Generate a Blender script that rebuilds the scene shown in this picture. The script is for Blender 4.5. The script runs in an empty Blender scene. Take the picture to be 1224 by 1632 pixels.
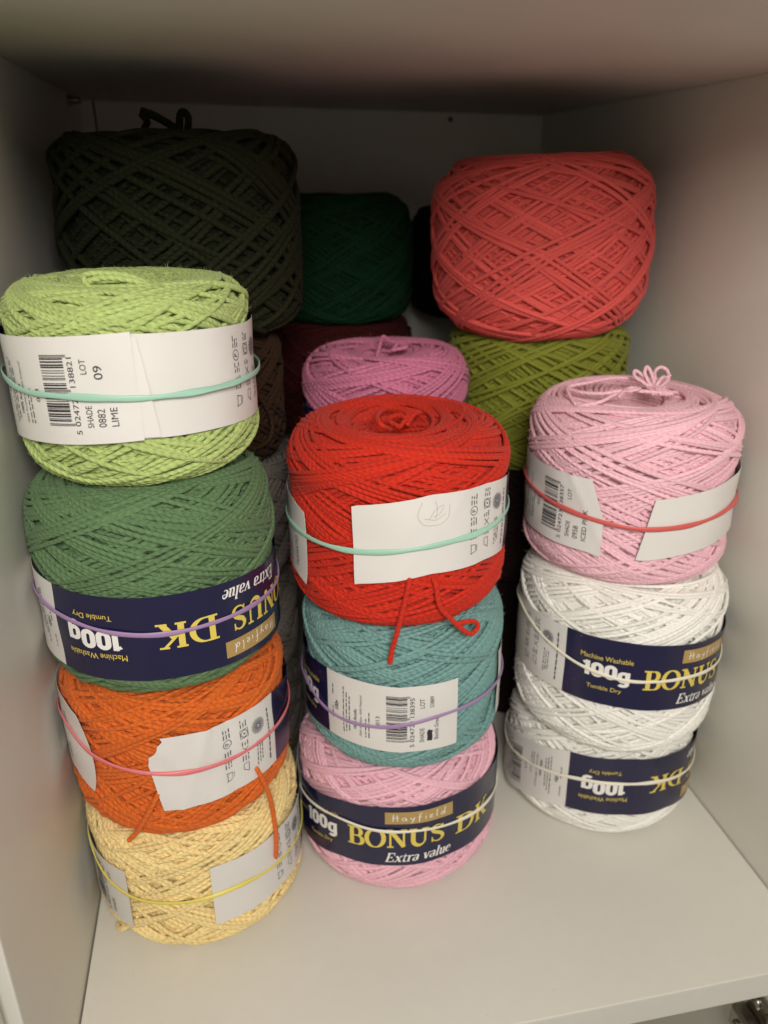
import bpy, math, random
import numpy as np
from mathutils import Matrix, Vector

random.seed(7)
rng = np.random.default_rng(11)
MM = 0.001
scene = bpy.context.scene
COL = scene.collection

# ------------------------------------------------------------------ camera
cam_d = bpy.data.cameras.new('camera')
cam = bpy.data.objects.new('camera', cam_d)
COL.objects.link(cam)
cam_d.sensor_fit = 'VERTICAL'
cam_d.sensor_height = 34.6
cam_d.sensor_width = 34.6 * 0.75
cam_d.lens = 34.6 * 1265.0 / 1632.0
cam_d.clip_start = 0.01
cam_d.clip_end = 50
RC = Matrix(((0.9815761, 0.0810719, -0.17301937),
             (-0.19092857, 0.38114205, -0.90458666),
             (-0.0073916, 0.92095499, 0.38959887)))
mw = RC.to_4x4()
mw.translation = Vector((0, 0, 0.365))
cam.matrix_world = mw
cam_d.dof.use_dof = True
cam_d.dof.focus_distance = 0.335
cam_d.dof.aperture_fstop = 9.0
scene.camera = cam

# ------------------------------------------------------------------ world and lamps (indoor room light behind the camera)
world = bpy.data.worlds.new('World')
scene.world = world
world.use_nodes = True
bgn = world.node_tree.nodes['Background']
bgn.inputs[0].default_value = (1.0, 0.93, 0.84, 1)
bgn.inputs[1].default_value = 0.26


def area_light(name, loc, target, sx, sy, power, color):
    d = bpy.data.lights.new(name, 'AREA')
    d.shape = 'RECTANGLE'
    d.size, d.size_y = sx, sy
    d.energy = power
    d.color = color
    o = bpy.data.objects.new(name, d)
    COL.objects.link(o)
    o.location = loc
    o.rotation_euler = (Vector(target) - Vector(loc)).to_track_quat('-Z', 'Y').to_euler()
    return o


area_light('room_lamp', (0.03, -0.25, 0.56), (0.09, 0.40, 0.17), 0.24, 0.18, 4.15, (1.0, 0.955, 0.885))

vs = scene.view_settings
vs.view_transform = 'Standard'
vs.look = 'None'
vs.exposure = 0.0
vs.gamma = 1.0
scene.cycles.max_bounces = 8
scene.cycles.diffuse_bounces = 5
scene.cycles.use_denoising = True


# ------------------------------------------------------------------ materials
def lin(c):
    c = c / 255.0
    return c / 12.92 if c <= 0.04045 else ((c + 0.055) / 1.055) ** 2.4


def srgb(r, g, b):
    return (lin(r), lin(g), lin(b), 1)


class NT:
    def __init__(self, name):
        self.m = bpy.data.materials.new(name)
        self.m.use_nodes = True
        self.t = self.m.node_tree
        self.b = self.t.nodes['Principled BSDF']

    def n(self, typ, **kw):
        nd = self.t.nodes.new(typ)
        for k, v in kw.items():
            setattr(nd, k, v)
        return nd

    def l(self, a, b):
        self.t.links.new(a, b)

    def math(self, op, a, b=None):
        nd = self.n('ShaderNodeMath', operation=op)
        for i, v in enumerate((a, b)):
            if v is None:
                continue
            if isinstance(v, (int, float)):
                nd.inputs[i].default_value = v
            else:
                self.l(v, nd.inputs[i])
        return nd.outputs[0]


def mat_yarn(name, rgb, twist=6.4, sheen=0.35, var=0.16, bump=1.0, lam=1.0):
    """plied yarn: per-strand tone, twist relief from the strand's own coordinates, fine fibre relief"""
    M = NT(name)
    at = M.n('ShaderNodeAttribute', attribute_name='strand')     # x length in mm, y angle 0..1, z tone
    sep = M.n('ShaderNodeSeparateXYZ')
    M.l(at.outputs['Vector'], sep.inputs[0])
    # ply grooves
    ph = M.math('ADD', M.math('MULTIPLY', sep.outputs[0], 2 * math.pi / twist * 2),
                M.math('MULTIPLY', sep.outputs[1], 2 * math.pi * 3))
    ply = M.math('ABSOLUTE', M.math('SINE', M.math('MULTIPLY', ph, 0.5)))
    cmb = M.n('ShaderNodeCombineXYZ')
    M.l(M.math('MULTIPLY', sep.outputs[0], 0.55), cmb.inputs[0])
    M.l(M.math('MULTIPLY', sep.outputs[1], 9.0), cmb.inputs[1])
    M.l(M.math('MULTIPLY', sep.outputs[2], 30.0), cmb.inputs[2])
    fib = M.n('ShaderNodeTexNoise')
    fib.inputs['Scale'].default_value = 1.6
    fib.inputs['Detail'].default_value = 3
    M.l(cmb.outputs[0], fib.inputs['Vector'])
    hgt = M.math('ADD', M.math('MULTIPLY', ply, 0.7), M.math('MULTIPLY', fib.outputs[0], 0.8))
    bp = M.n('ShaderNodeBump')
    bp.inputs['Strength'].default_value = 0.85 * bump
    bp.inputs['Distance'].default_value = 0.0005
    M.l(hgt, bp.inputs['Height'])
    M.l(bp.outputs[0], M.b.inputs['Normal'])
    # colour: dye variation from strand to strand
    tone = M.math('ADD', M.math('MULTIPLY', M.math('SUBTRACT', sep.outputs[2], 0.5), var), 1.0)
    tone = M.math('MULTIPLY', tone, M.math('ADD', M.math('MULTIPLY', M.math('SUBTRACT', fib.outputs[0], 0.5), 0.35), 1.0))
    mx = M.n('ShaderNodeVectorMath', operation='SCALE')
    mx.inputs[0].default_value = rgb[:3]
    M.l(tone, mx.inputs['Scale'])
    M.l(mx.outputs[0], M.b.inputs['Base Color'])
    M.b.inputs['Roughness'].default_value = 0.8
    M.b.inputs['Specular IOR Level'].default_value = 0.25
    M.b.inputs['Sheen Weight'].default_value = sheen
    M.b.inputs['Sheen Roughness'].default_value = 0.45
    t = [min(1, 0.4 + 0.7 * v ** 0.6) * (0.35 + 0.65 * (max(rgb[:3]))) for v in rgb[:3]]
    M.b.inputs['Sheen Tint'].default_value = (*[max(0.02, 0.5 * v + 0.5 * x) for v, x in zip(rgb[:3], t)], 1)
    return M.m


def mat_plain(name, rgb, rough=0.5, spec=0.5, metal=0.0, noise=0.0, nscale=300.0, bump=0.0, bscale=600.0, coat=0.0):
    M = NT(name)
    M.b.inputs['Base Color'].default_value = rgb
    M.b.inputs['Roughness'].default_value = rough
    M.b.inputs['Specular IOR Level'].default_value = spec
    M.b.inputs['Metallic'].default_value = metal
    M.b.inputs['Coat Weight'].default_value = coat
    tc = M.n('ShaderNodeTexCoord')
    if noise > 0:
        nz = M.n('ShaderNodeTexNoise')
        nz.inputs['Scale'].default_value = nscale
        nz.inputs['Detail'].default_value = 4
        M.l(tc.outputs['Object'], nz.inputs['Vector'])
        f = M.math('ADD', M.math('MULTIPLY', M.math('SUBTRACT', nz.outputs[0], 0.5), noise), 1.0)
        mx = M.n('ShaderNodeVectorMath', operation='SCALE')
        mx.inputs[0].default_value = rgb[:3]
        M.l(f, mx.inputs['Scale'])
        M.l(mx.outputs[0], M.b.inputs['Base Color'])
    if bump > 0:
        nb = M.n('ShaderNodeTexNoise')
        nb.inputs['Scale'].default_value = bscale
        nb.inputs['Detail'].default_value = 3
        M.l(tc.outputs['Object'], nb.inputs['Vector'])
        bp = M.n('ShaderNodeBump')
        bp.inputs['Strength'].default_value = bump
        bp.inputs['Distance'].default_value = 0.0004
        M.l(nb.outputs[0], bp.inputs['Height'])
        M.l(bp.outputs[0], M.b.inputs['Normal'])
    return M.m


def mat_melamine():
    """white melamine board: faint orange-peel, scuffs and smudges"""
    M = NT('white_melamine')
    tc = M.n('ShaderNodeTexCoord')
    base = srgb(216, 213, 203)
    nz = M.n('ShaderNodeTexNoise')
    nz.inputs['Scale'].default_value = 14
    nz.inputs['Detail'].default_value = 6
    M.l(tc.outputs['Object'], nz.inputs['Vector'])
    n2 = M.n('ShaderNodeTexNoise')
    n2.inputs['Scale'].default_value = 120
    n2.inputs['Detail'].default_value = 5
    M.l(tc.outputs['Object'], n2.inputs['Vector'])
    # sparse specks of dust
    vo = M.n('ShaderNodeTexVoronoi')
    vo.inputs['Scale'].default_value = 70
    M.l(tc.outputs['Object'], vo.inputs['Vector'])
    speck = M.math('LESS_THAN', vo.outputs['Distance'], 0.035)
    f = M.math('ADD', M.math('MULTIPLY', M.math('SUBTRACT', nz.outputs[0], 0.5), 0.10), 1.0)
    f = M.math('ADD', f, M.math('MULTIPLY', M.math('SUBTRACT', n2.outputs[0], 0.5), 0.05))
    f = M.math('SUBTRACT', f, M.math('MULTIPLY', speck, 0.10))
    mx = M.n('ShaderNodeVectorMath', operation='SCALE')
    mx.inputs[0].default_value = base[:3]
    M.l(f, mx.inputs['Scale'])
    M.l(mx.outputs[0], M.b.inputs['Base Color'])
    r = M.math('ADD', M.math('MULTIPLY', nz.outputs[0], 0.25), 0.33)
    M.l(r, M.b.inputs['Roughness'])
    M.b.inputs['Specular IOR Level'].default_value = 0.35
    nb = M.n('ShaderNodeTexNoise')
    nb.inputs['Scale'].default_value = 900
    M.l(tc.outputs['Object'], nb.inputs['Vector'])
    bp = M.n('ShaderNodeBump')
    bp.inputs['Strength'].default_value = 0.10
    bp.inputs['Distance'].default_value = 0.0002
    M.l(nb.outputs[0], bp.inputs['Height'])
    M.l(bp.outputs[0], M.b.inputs['Normal'])
    return M.m


MEL = mat_melamine()
DARK = mat_plain('dark_gap', srgb(30, 26, 24), 0.9)
STEEL = mat_plain('nickel_steel', srgb(170, 165, 155), 0.28, 0.5, 1.0, 0.2, 200)
PAPER = mat_plain('label_paper', srgb(220, 217, 213), 0.36, 0.5, 0, 0.05, 60, 0.45, 70)
NAVY = mat_plain('navy_print', srgb(30, 29, 62), 0.24, 0.5, 0, 0.08, 60, 0.2, 130)
INK = mat_plain('black_ink', srgb(45, 42, 46), 0.55)
GREYINK = mat_plain('grey_ink', srgb(120, 116, 122), 0.55)
WHITEINK = mat_plain('white_ink', srgb(232, 230, 226), 0.45)
YELLOWINK = mat_plain('yellow_ink', srgb(222, 200, 92), 0.45)
GOLD = mat_plain('gold_ink', srgb(176, 146, 88), 0.42, 0.5, 0.0, 0.1, 80)


# ------------------------------------------------------------------ mesh helpers
def link(name, me, mats, parent=None):
    o = bpy.data.objects.new(name, me)
    for m in (mats if isinstance(mats, (list, tuple)) else [mats]):
        me.materials.append(m)
    COL.objects.link(o)
    if parent is not None:
        o.parent = parent
    return o


def tag(o, label=None, cat=None, group=None, kind=None):
    if label:
        o['label'] = label
    if cat:
        o['category'] = cat
    if group:
        o['group'] = group
    if kind:
        o['kind'] = kind
    return o


def np_mesh(name, V, F, attr=None, smooth=True, mat_idx=None):
    """V (n,3) in metres, F (m,4) or (m,3)"""
    V = np.asarray(V, np.float32)
    F = np.asarray(F, np.int32)
    me = bpy.data.meshes.new(name)
    me.vertices.add(len(V))
    me.vertices.foreach_set('co', V.ravel())
    k = F.shape[1]
    me.loops.add(F.size)
    me.loops.foreach_set('vertex_index', F.ravel())
    me.polygons.add(len(F))
    me.polygons.foreach_set('loop_start', np.arange(0, F.size, k, dtype=np.int32))
    if mat_idx is not None:
        me.polygons.foreach_set('material_index', np.asarray(mat_idx, np.int32))
    me.polygons.foreach_set('use_smooth', np.full(len(F), smooth))
    if attr is not None:
        a = me.attributes.new('strand', 'FLOAT_VECTOR', 'POINT')
        a.data.foreach_set('vector', np.asarray(attr, np.float32).ravel())
    me.update(calc_edges=True)
    me.validate()
    return me


def tube(P, N, rw, rh, sides, tone=0.5, L0=0.0, cap=True):
    """sweep an ellipse (rw sideways, rh along N) along P (n,3 mm). N: (n,3) outward hints. returns V,F,A in mm"""
    P = np.asarray(P, float)
    n = len(P)
    T = np.gradient(P, axis=0)
    T /= np.linalg.norm(T, axis=1)[:, None] + 1e-9
    N = np.asarray(N, float)
    N = N - (N * T).sum(1)[:, None] * T
    N /= np.linalg.norm(N, axis=1)[:, None] + 1e-9
    B = np.cross(T, N)
    seg = np.linalg.norm(np.diff(P, axis=0), axis=1)
    L = L0 + np.concatenate([[0], np.cumsum(seg)])
    a = np.linspace(0, 2 * np.pi, sides + 1) - np.pi / 2       # seam faces inwards
    rw = np.broadcast_to(rw, (n,))
    rh = np.broadcast_to(rh, (n,))
    V = (P[:, None, :] + np.cos(a)[None, :, None] * B[:, None, :] * rw[:, None, None]
         + np.sin(a)[None, :, None] * N[:, None, :] * rh[:, None, None])
    tn = np.broadcast_to(tone, (n,))
    A = np.stack([np.broadcast_to(L[:, None], (n, sides + 1)),
                  np.broadcast_to((np.arange(sides + 1) / sides)[None, :], (n, sides + 1)),
                  np.broadcast_to(tn[:, None], (n, sides + 1))], -1)
    i = np.arange(n - 1)[:, None] * (sides + 1)
    j = np.arange(sides)[None, :]
    F = np.stack([i + j, i + j + 1, i + j + 1 + sides + 1, i + j + sides + 1], -1).reshape(-1, 4)
    V = V.reshape(-1, 3)
    A = A.reshape(-1, 3)
    return V, F, A, L[-1]


def spline(pts, n=60):
    """Catmull-Rom through pts (k,d)"""
    p = np.asarray(pts, float)
    p = np.vstack([2 * p[0] - p[1], p, 2 * p[-1] - p[-2]])
    k = len(p) - 3
    out = []
    for q in np.linspace(0, k - 1e-6, n):
        i = int(q)
        t = q - i
        a, b, c, d = p[i], p[i + 1], p[i + 2], p[i + 3]
        out.append(0.5 * ((2 * b) + (-a + c) * t + (2 * a - 5 * b + 4 * c - d) * t * t + (-a + 3 * b - 3 * c + d) * t ** 3))
    return np.array(out)


class Join:
    def __init__(self):
        self.V, self.F, self.A, self.n = [], [], [], 0

    def add(self, V, F, A=None):
        self.V.append(V)
        self.F.append(np.asarray(F) + self.n)
        if A is not None:
            self.A.append(A)
        self.n += len(V)

    def mesh(self, name, smooth=True):
        return np_mesh(name, np.concatenate(self.V) * MM, np.concatenate(self.F),
                       np.concatenate(self.A) if self.A else None, smooth)


def box_mesh(name, x0, x1, y0, y1, z0, z1, bev=0.6, dz=(0, 0)):
    """board in mm with small bevel; dz = extra height at x0 and x1"""
    import bmesh
    bm = bmesh.new()
    vs_ = []
    for x in (x0, x1):
        for y in (y0, y1):
            for z in (z0, z1):
                vs_.append(bm.verts.new((x * MM, y * MM, (z + (dz[0] if x == x0 else dz[1])) * MM)))
    for f in ((0, 1, 3, 2), (4, 6, 7, 5), (0, 4, 5, 1), (2, 3, 7, 6), (0, 2, 6, 4), (1, 5, 7, 3)):
        bm.faces.new([vs_[i] for i in f])
    bmesh.ops.recalc_face_normals(bm, faces=bm.faces)
    if bev:
        bmesh.ops.bevel(bm, geom=bm.edges[:], offset=bev * MM, segments=2, affect='EDGES', profile=0.6)
    me = bpy.data.meshes.new(name)
    bm.to_mesh(me)
    bm.free()
    return me


# ------------------------------------------------------------------ the cupboard
XL, XR, YF, YB = -95.6, 268.6, 232.0, 694.0


def structure(name, *a, mat=MEL, **k):
    return tag(link(name, box_mesh(name, *a, **k), mat), kind='structure')


structure('floor', XL + 0.9, XR - 0.9, YF, YB - 1, -17, 0)
structure('ceiling', XL + 0.9, XR - 0.9, 196, YB - 1, 414.5, 432, dz=(4, -4.5))
structure('wall_left', XL - 18, XL, 219, YB + 20, -420, 520, bev=0.9)
structure('wall_right', XR, XR + 18, 219, YB + 20, -420, 520, bev=0.9)
structure('wall_back', XL + 10.5, XR, YB, YB + 4, -420, 520, bev=0)
structure('back_batten', XL, XL + 8.8, YB - 3.5, YB + 4, -420, 520, bev=0.4)
structure('back_gap', XL + 8, XL + 11.5, YB + 5, YB + 7, -420, 520, bev=0, mat=DARK)
structure('lower_shelf', XL + 0.9, XR - 0.9, YF + 8, YB - 1, -330, -312)


door = link('cupboard_door', box_mesh('cupboard_door', XL - 22, XL - 4.2, -160, 215, -420, 520, 0.8), MEL)
tag(door, 'open white cupboard door at the lower left edge, in front of the left wall', 'cupboard door')


# ------------------------------------------------------------------ yarn cake geometry
class Profile:
    """superellipse meridian with a dished, holed top; arc length s from the equator, +s upward"""

    def __init__(self, R, H, n_top=3.6, n_bot=3.6, dish=6.0, hole=9.0, waist=None, barrel=0.022):
        self.R, self.H = R, H
        Ro, z0, z1 = R + 0.5, -0.6, H + 0.6
        et, eb = min(1.3 * R / n_top, H * 0.42), min(1.3 * R / n_bot, H * 0.42)
        q = np.radians(np.linspace(0, 90, 40))
        pr = [(0.0, z0), (Ro - eb, z0)]
        pr += [(Ro - eb + eb * np.sin(t), z0 + eb - eb * np.cos(t)) for t in q]
        pr += [(Ro - et + et * np.cos(t), z1 - et + et * np.sin(t)) for t in q]
        pr += [(0.0, z1)]
        pr = np.array(pr)
        ln = np.concatenate([[0], np.cumsum(np.hypot(*np.diff(pr, axis=0).T))])
        # equator at half height, 360 samples below it and 360 above
        le = np.interp(H / 2, pr[:, 1] + np.linspace(0, 1e-6, len(pr)), ln)
        u = np.concatenate([np.linspace(0, le, 361), np.linspace(le, ln[-1], 361)[1:]])
        r = np.interp(u, ln, pr[:, 0])
        z = np.interp(u, ln, pr[:, 1])
        a = np.linspace(-np.pi / 2, np.pi / 2, 721)
        r = r * (1 - barrel * ((z - H / 2) / (H / 2)) ** 2)          # slight barrel
        d = np.exp(-(r / (0.42 * R)) ** 2) * dish + np.exp(-(r / hole) ** 2) * 9.0
        z = np.where(z > H * 0.7, z - d, np.where(z < H * 0.3, z + 0.4 * d, z))
        if waist:                                   # the label and the rubber band pull the middle in a little
            r = r - 2.0 / (1 + np.exp((np.abs(z - waist) - 20.0) / 1.6))
        seg = np.hypot(np.diff(r), np.diff(z))
        S = np.concatenate([[0], np.cumsum(seg)])
        S -= S[360]
        self.S, self.r, self.z = S, r, z
        dr, dz = np.gradient(r, S), np.gradient(z, S)
        self.nr, self.nz = dz, -dr
        # arc length where the radius has come in to a given fraction
        self.top = S[-1]
        self.bot = -S[0]

    def at(self, s):
        f = lambda q: np.interp(s, self.S, q)
        return f(self.r), f(self.z), f(self.nr), f(self.nz)

    def s_of_r(self, r):
        m = self.S > 0
        return np.interp(-r, -self.r[m], self.S[m])


def to_xyz(r, th, z):
    return np.stack([r * np.sin(th), -r * np.cos(th), z], -1)


def winding(prof, cyc, rad, step, sides, flat=0.88, wob=0.5, seed=0, weave=0.12):
    """one continuous strand: each cycle climbs to the top face, comes down over the side to the bottom face and back.
    cyc: rows (start angle, turns, climb, descent, lift off the profile)"""
    rg = np.random.default_rng(seed)
    Pn, Nn, Tn = [], [], []
    for i in range(len(cyc) - 1):
        psi, turns, ats, abs_, lev = cyc[i]
        dpsi = (cyc[i + 1][0] - psi - 2 * np.pi * turns + np.pi) % (2 * np.pi) - np.pi
        span = 2 * np.pi * turns + dpsi
        length = span * prof.R * 0.95
        m = max(24, int(length / step))
        t = np.arange(m) / m
        phi = 2 * np.pi * t
        th = psi + span * t
        sn = np.sin(phi)
        s = np.where(sn >= 0, ats * sn, abs_ * sn)
        w1, w2 = rg.uniform(0, 6.28, 2)
        s = s + wob * np.sin(3 * phi + w1) * 1.2 + wob * np.sin(7 * phi + w2) * 0.6
        r, z, nr, nz = prof.at(s)
        off = lev + (cyc[i + 1][4] - lev) * t + rad * (weave * np.cos(phi) + 0.15 * np.sin(5 * phi + w2))
        Pn.append(to_xyz(r + nr * off, th, z + nz * off))
        Nn.append(to_xyz(nr, th, nz))
        Tn.append(np.full(m, rg.uniform(0, 1)))
    P = np.concatenate(Pn)
    N = np.concatenate(Nn)
    V, F, A, _ = tube(P, N, rad, rad * flat, sides, np.concatenate(Tn))
    J = Join()
    J.add(V, F, A)
    return J, P, N


def core_mesh(prof, inset):
    m = 48
    keep = np.linspace(0, 720, 61).astype(int)
    r = np.maximum(prof.r[keep] - prof.nr[keep] * inset, 0.2)
    z = prof.z[keep] - prof.nz[keep] * inset
    th = np.linspace(0, 2 * np.pi, m, endpoint=False)
    V = to_xyz(r[:, None] * np.ones(m), th[None, :] * np.ones((len(r), 1)), z[:, None] * np.ones(m))
    A = np.stack([V[..., 0] * 3, V[..., 2] * 0.3, np.full(V.shape[:2], 0.35)], -1).reshape(-1, 3)
    i = np.arange(len(r) - 1)[:, None]
    j = np.arange(m)[None, :]
    F = np.stack([i * m + j, i * m + (j + 1) % m, (i + 1) * m + (j + 1) % m, (i + 1) * m + j], -1).reshape(-1, 4)
    return V.reshape(-1, 3), F, A


def fuzz(P, N, count, seed, length=3.0):
    """stray fibres lifting off the strand: thin two-step blades"""
    rg = np.random.default_rng(seed)
    idx = rg.integers(0, len(P) - 1, count)
    p, n = P[idx], N[idx]
    t = P[idx + 1] - P[idx]
    t /= np.linalg.norm(t, axis=1)[:, None] + 1e-9
    rnd = rg.normal(0, 1, (count, 3))
    d1 = n * rg.uniform(0.25, 1, (count, 1)) + t * rg.normal(0, 0.8, (count, 1)) + rnd * 0.35
    d1 /= np.linalg.norm(d1, axis=1)[:, None]
    d2 = d1 + rg.normal(0, 0.7, (count, 3))
    d2 /= np.linalg.norm(d2, axis=1)[:, None]
    ln = rg.uniform(0.4, 1.0, (count, 1)) * length
    b = p + n * 0.9
    c = b + d1 * ln * 0.5
    e = c + d2 * ln * 0.5
    w = np.cross(d1, rnd)
    w /= np.linalg.norm(w, axis=1)[:, None]
    w *= 0.05
    V = np.stack([b - w, b + w, c + w * 0.8, c - w * 0.8, e + w * 0.3, e - w * 0.3], 1).reshape(-1, 3)
    k = np.arange(count)[:, None] * 6
    F = np.concatenate([k + np.array([[0, 1, 2, 3]]), k + np.array([[3, 2, 4, 5]])])
    A = np.zeros((len(V), 3))
    A[:, 2] = 0.9
    return V, F, A


def short_fuzz(P, N, count, seed, length):
    rg = np.random.default_rng(seed)
    idx = rg.integers(0, len(P) - 1, count)
    p, n = P[idx], N[idx]
    d = n * rg.uniform(0.2, 0.8, (count, 1)) + rg.normal(0, 0.6, (count, 3))
    d /= np.linalg.norm(d, axis=1)[:, None]
    b = p + n * 0.8 + d * 0.2
    e = b + d * rg.uniform(0.3, 1.0, (count, 1)) * length
    w = np.cross(d, rg.normal(0, 1, (count, 3)))
    w /= np.linalg.norm(w, axis=1)[:, None]
    V = np.stack([b - w * 0.05, b + w * 0.05, e + w * 0.02, e - w * 0.02], 1).reshape(-1, 3)
    A = np.zeros((len(V), 3))
    A[:, 2] = 0.9
    return V, np.arange(count * 4).reshape(-1, 4), A


YG = 'balls of yarn stacked in the cupboard'
RG = 'rubber bands round the balls of yarn'
BALLS = {}


def yarn_ball(key, label, xyz, R, H, mat, rad=1.13, pitch=1.05, groups=(4, 0.8), n_top=5.2, n_bot=5.2, dish=6.0, hole=9.0,
              reach=(0.25, 0.80), turns=2.1, inner=1.0, detail=2, seed=1, tilt=(0, 0), nfuzz=800, wob=0.5, waist=None, barrel=0.022):
    rg = np.random.default_rng(seed)
    root = bpy.data.objects.new('yarn_ball', None)
    COL.objects.link(root)
    root.empty_display_size = 0.02
    root.location = (xyz[0] * MM, xyz[1] * MM, xyz[2] * MM)
    root.rotation_euler = (tilt[0], tilt[1], 0)
    tag(root, label, 'ball of yarn', YG)
    prof = Profile(R, H, n_top, n_bot, dish, hole, waist, barrel)
    s_t = lambda fr: float(prof.s_of_r(R * (1 - fr)))
    sb = -prof.S[0]

    def amp():
        return s_t(rg.uniform(*reach)), min(s_t(rg.uniform(*reach)) * 0.98, sb * 0.97)

    A0 = s_t(0.5 * (reach[0] + reach[1]))

    def pitch_for(tn):
        return 2 * rad * pitch / (R * math.sin(math.atan(A0 / (tn * R))))

    lo = detail < 2
    # inner pass: even cover
    d = pitch_for(turns)
    d1 = d / inner
    n1 = int(2 * np.pi / d1) + 1
    cyc = [(q * d1 + rg.normal(0, d * 0.2), turns, *amp(), rad * rg.uniform(-4.4, -3.4)) for q in range(n1 + 1)]
    J1, P1, N1 = winding(prof, cyc, rad * 1.02, 13.0 if lo else 9.5, 4, seed=seed + 50, wob=wob)
    V, F, A = core_mesh(prof, 4.2 * rad)
    J1.add(V, F, A)
    link('inner_winding', J1.mesh('inner_winding'), mat, root)
    # outer pass: bundles of parallel strands, laid one over another in mixed order and at slightly mixed angles
    m, cover = groups
    G = max(5, int(round(2 * np.pi * cover / (d * m))))
    slots = rg.permutation(G)
    cyc = []
    for gi, q in enumerate(slots):
        tn = turns * rg.uniform(0.86, 1.18)
        dd = pitch_for(tn)
        mm = max(1, int(round(m + rg.normal(0, 0.8))))
        p0 = (q + rg.uniform(-0.22, 0.22)) * 2 * np.pi / G
        a0 = amp()
        for k in range(mm):
            f1, f2 = rg.normal(1, 0.03, 2)
            cyc.append((p0 + k * dd * rg.uniform(0.94, 1.06), tn, a0[0] * f1, min(a0[1] * f2, sb * 0.97),
                        rad * (-2.6 + 1.6 * gi / G + rg.uniform(-0.1, 0.1))))
    cyc.append((p0, turns, *amp(), -rad))
    J2, P2, N2 = winding(prof, cyc, rad, 8.5 if lo else 5.5, 4 if lo else 6, seed=seed + 90, wob=wob)
    link('outer_winding', J2.mesh('outer_winding'), mat, root)
    if nfuzz:
        Va, Fa, Aa = fuzz(P2, N2, nfuzz, seed, 3.4)
        Vb, Fb, Ab = short_fuzz(P2, N2, nfuzz * 7, seed + 1, 1.5)
        V, F, A = np.concatenate([Va, Vb]), np.concatenate([Fa, Fb + len(Va)]), np.concatenate([Aa, Ab])
        tag(link('fuzz', np_mesh('fuzz', V * MM, F, A, True), mat, root), kind='stuff')
    BALLS[key] = dict(root=root, prof=prof, R=R, H=H, mat=mat, rad=rad, xyz=xyz)
    return root


def surf(key, th, z, ex):
    R = BALLS[key]['R']
    t = math.radians(th)
    return ((R + ex) * math.sin(t), -(R + ex) * math.cos(t), z)


def yarn_tail(key, pts, name='yarn_tail', n=70, cart=False, rad=None):
    """pts: (theta deg, z mm, distance off the cylinder) or cartesian local mm"""
    b = BALLS[key]
    p = np.array([q if cart else surf(key, *q) for q in pts], float)
    p = spline(p, n)
    rad = rad or b['rad'] * 1.05
    N = p.copy()
    N[:, 2] = 0
    N = N + np.array([0, 0, 18.0]) if cart else N
    # cut end: taper the last two rings
    rr = np.full(n, rad)
    rr[0] = rr[-1] = rad * 0.15
    rr[1] = rr[-2] = rad * 0.8
    V, F, A, _ = tube(p, N, rr, rr * 0.95, 8, 0.7)
    V2 = []
    J = Join()
    J.add(V, F, A)
    # close both ends
    for i0 in (0, (n - 1) * 9):
        c = V[i0:i0 + 8].mean(0)
        J.add(np.vstack([V[i0:i0 + 9], c]), [[k, k + 1, 9, 9] for k in range(0, 8)], np.tile(A[i0], (10, 1)))
    J.F = [f for f in J.F]
    f_, A_, P_ = fuzz(p, N, 40, 5, 2.2)
    me = np_mesh(name, np.concatenate(J.V) * MM, np.concatenate(J.F[:1]), np.concatenate(J.A), True)
    return link(name, me, b['mat'], b['root'])


# ------------------------------------------------------------------ lettering in flat label coordinates (mm)
_txt_cache = {}


def text2d(s, w=None, h=None, bold=0.0, shear=0.0):
    """tessellated text, lower-left at 0,0, scaled to width w and/or x-height-ish height h (of the whole box)"""
    k = (s, bold, shear)
    if k not in _txt_cache:
        cu = bpy.data.curves.new('t', 'FONT')
        cu.body = s
        cu.offset = bold
        cu.shear = shear
        cu.resolution_u = 3
        o = bpy.data.objects.new('t', cu)
        COL.objects.link(o)
        dg = bpy.context.evaluated_depsgraph_get()
        me = o.evaluated_get(dg).to_mesh()
        me.calc_loop_triangles()
        V = np.array([v.co[:2] for v in me.vertices], float).reshape(-1, 2)
        F = np.array([t.vertices[:] for t in me.loop_triangles], int).reshape(-1, 3)
        o.evaluated_get(dg).to_mesh_clear()
        bpy.data.objects.remove(o)
        bpy.data.curves.remove(cu)
        V = V - V.min(0)
        _txt_cache[k] = (V, F)
    V, F = _txt_cache[k]
    mx = V.max(0)
    sx = w / mx[0] if w else None
    sy = h / mx[1] if h else None
    sx = sx or sy
    sy = sy or sx
    return V * np.array([sx, sy]), F


def strip2d(pts, w0, thin=None, ws=None):
    """stroke polyline; width follows a broad nib: thick when the stroke runs vertically, thin when it runs level"""
    p = np.asarray(pts, float)
    t = np.gradient(p, axis=0)
    t /= np.linalg.norm(t, axis=1)[:, None] + 1e-9
    if ws is not None:
        w = np.interp(np.linspace(0, 1, len(p)), np.linspace(0, 1, len(ws)), ws)
    elif thin is None:
        w = np.full(len(p), w0)
    else:
        w = thin + (w0 - thin) * np.abs(t[:, 1]) ** 1.5
    nrm = np.stack([-t[:, 1], t[:, 0]], 1)
    V = np.concatenate([p + nrm * w[:, None] / 2, p - nrm * w[:, None] / 2])
    n = len(p)
    F = []
    for i in range(n - 1):
        F += [(i, i + 1, n + i + 1), (i, n + i + 1, n + i)]
    return V, np.array(F)


def arc(cx, cy, rx, ry, a0, a1, n=14):
    a = np.radians(np.linspace(a0, a1, n))
    return np.stack([cx + rx * np.cos(a), cy + ry * np.sin(a)], 1)


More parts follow.
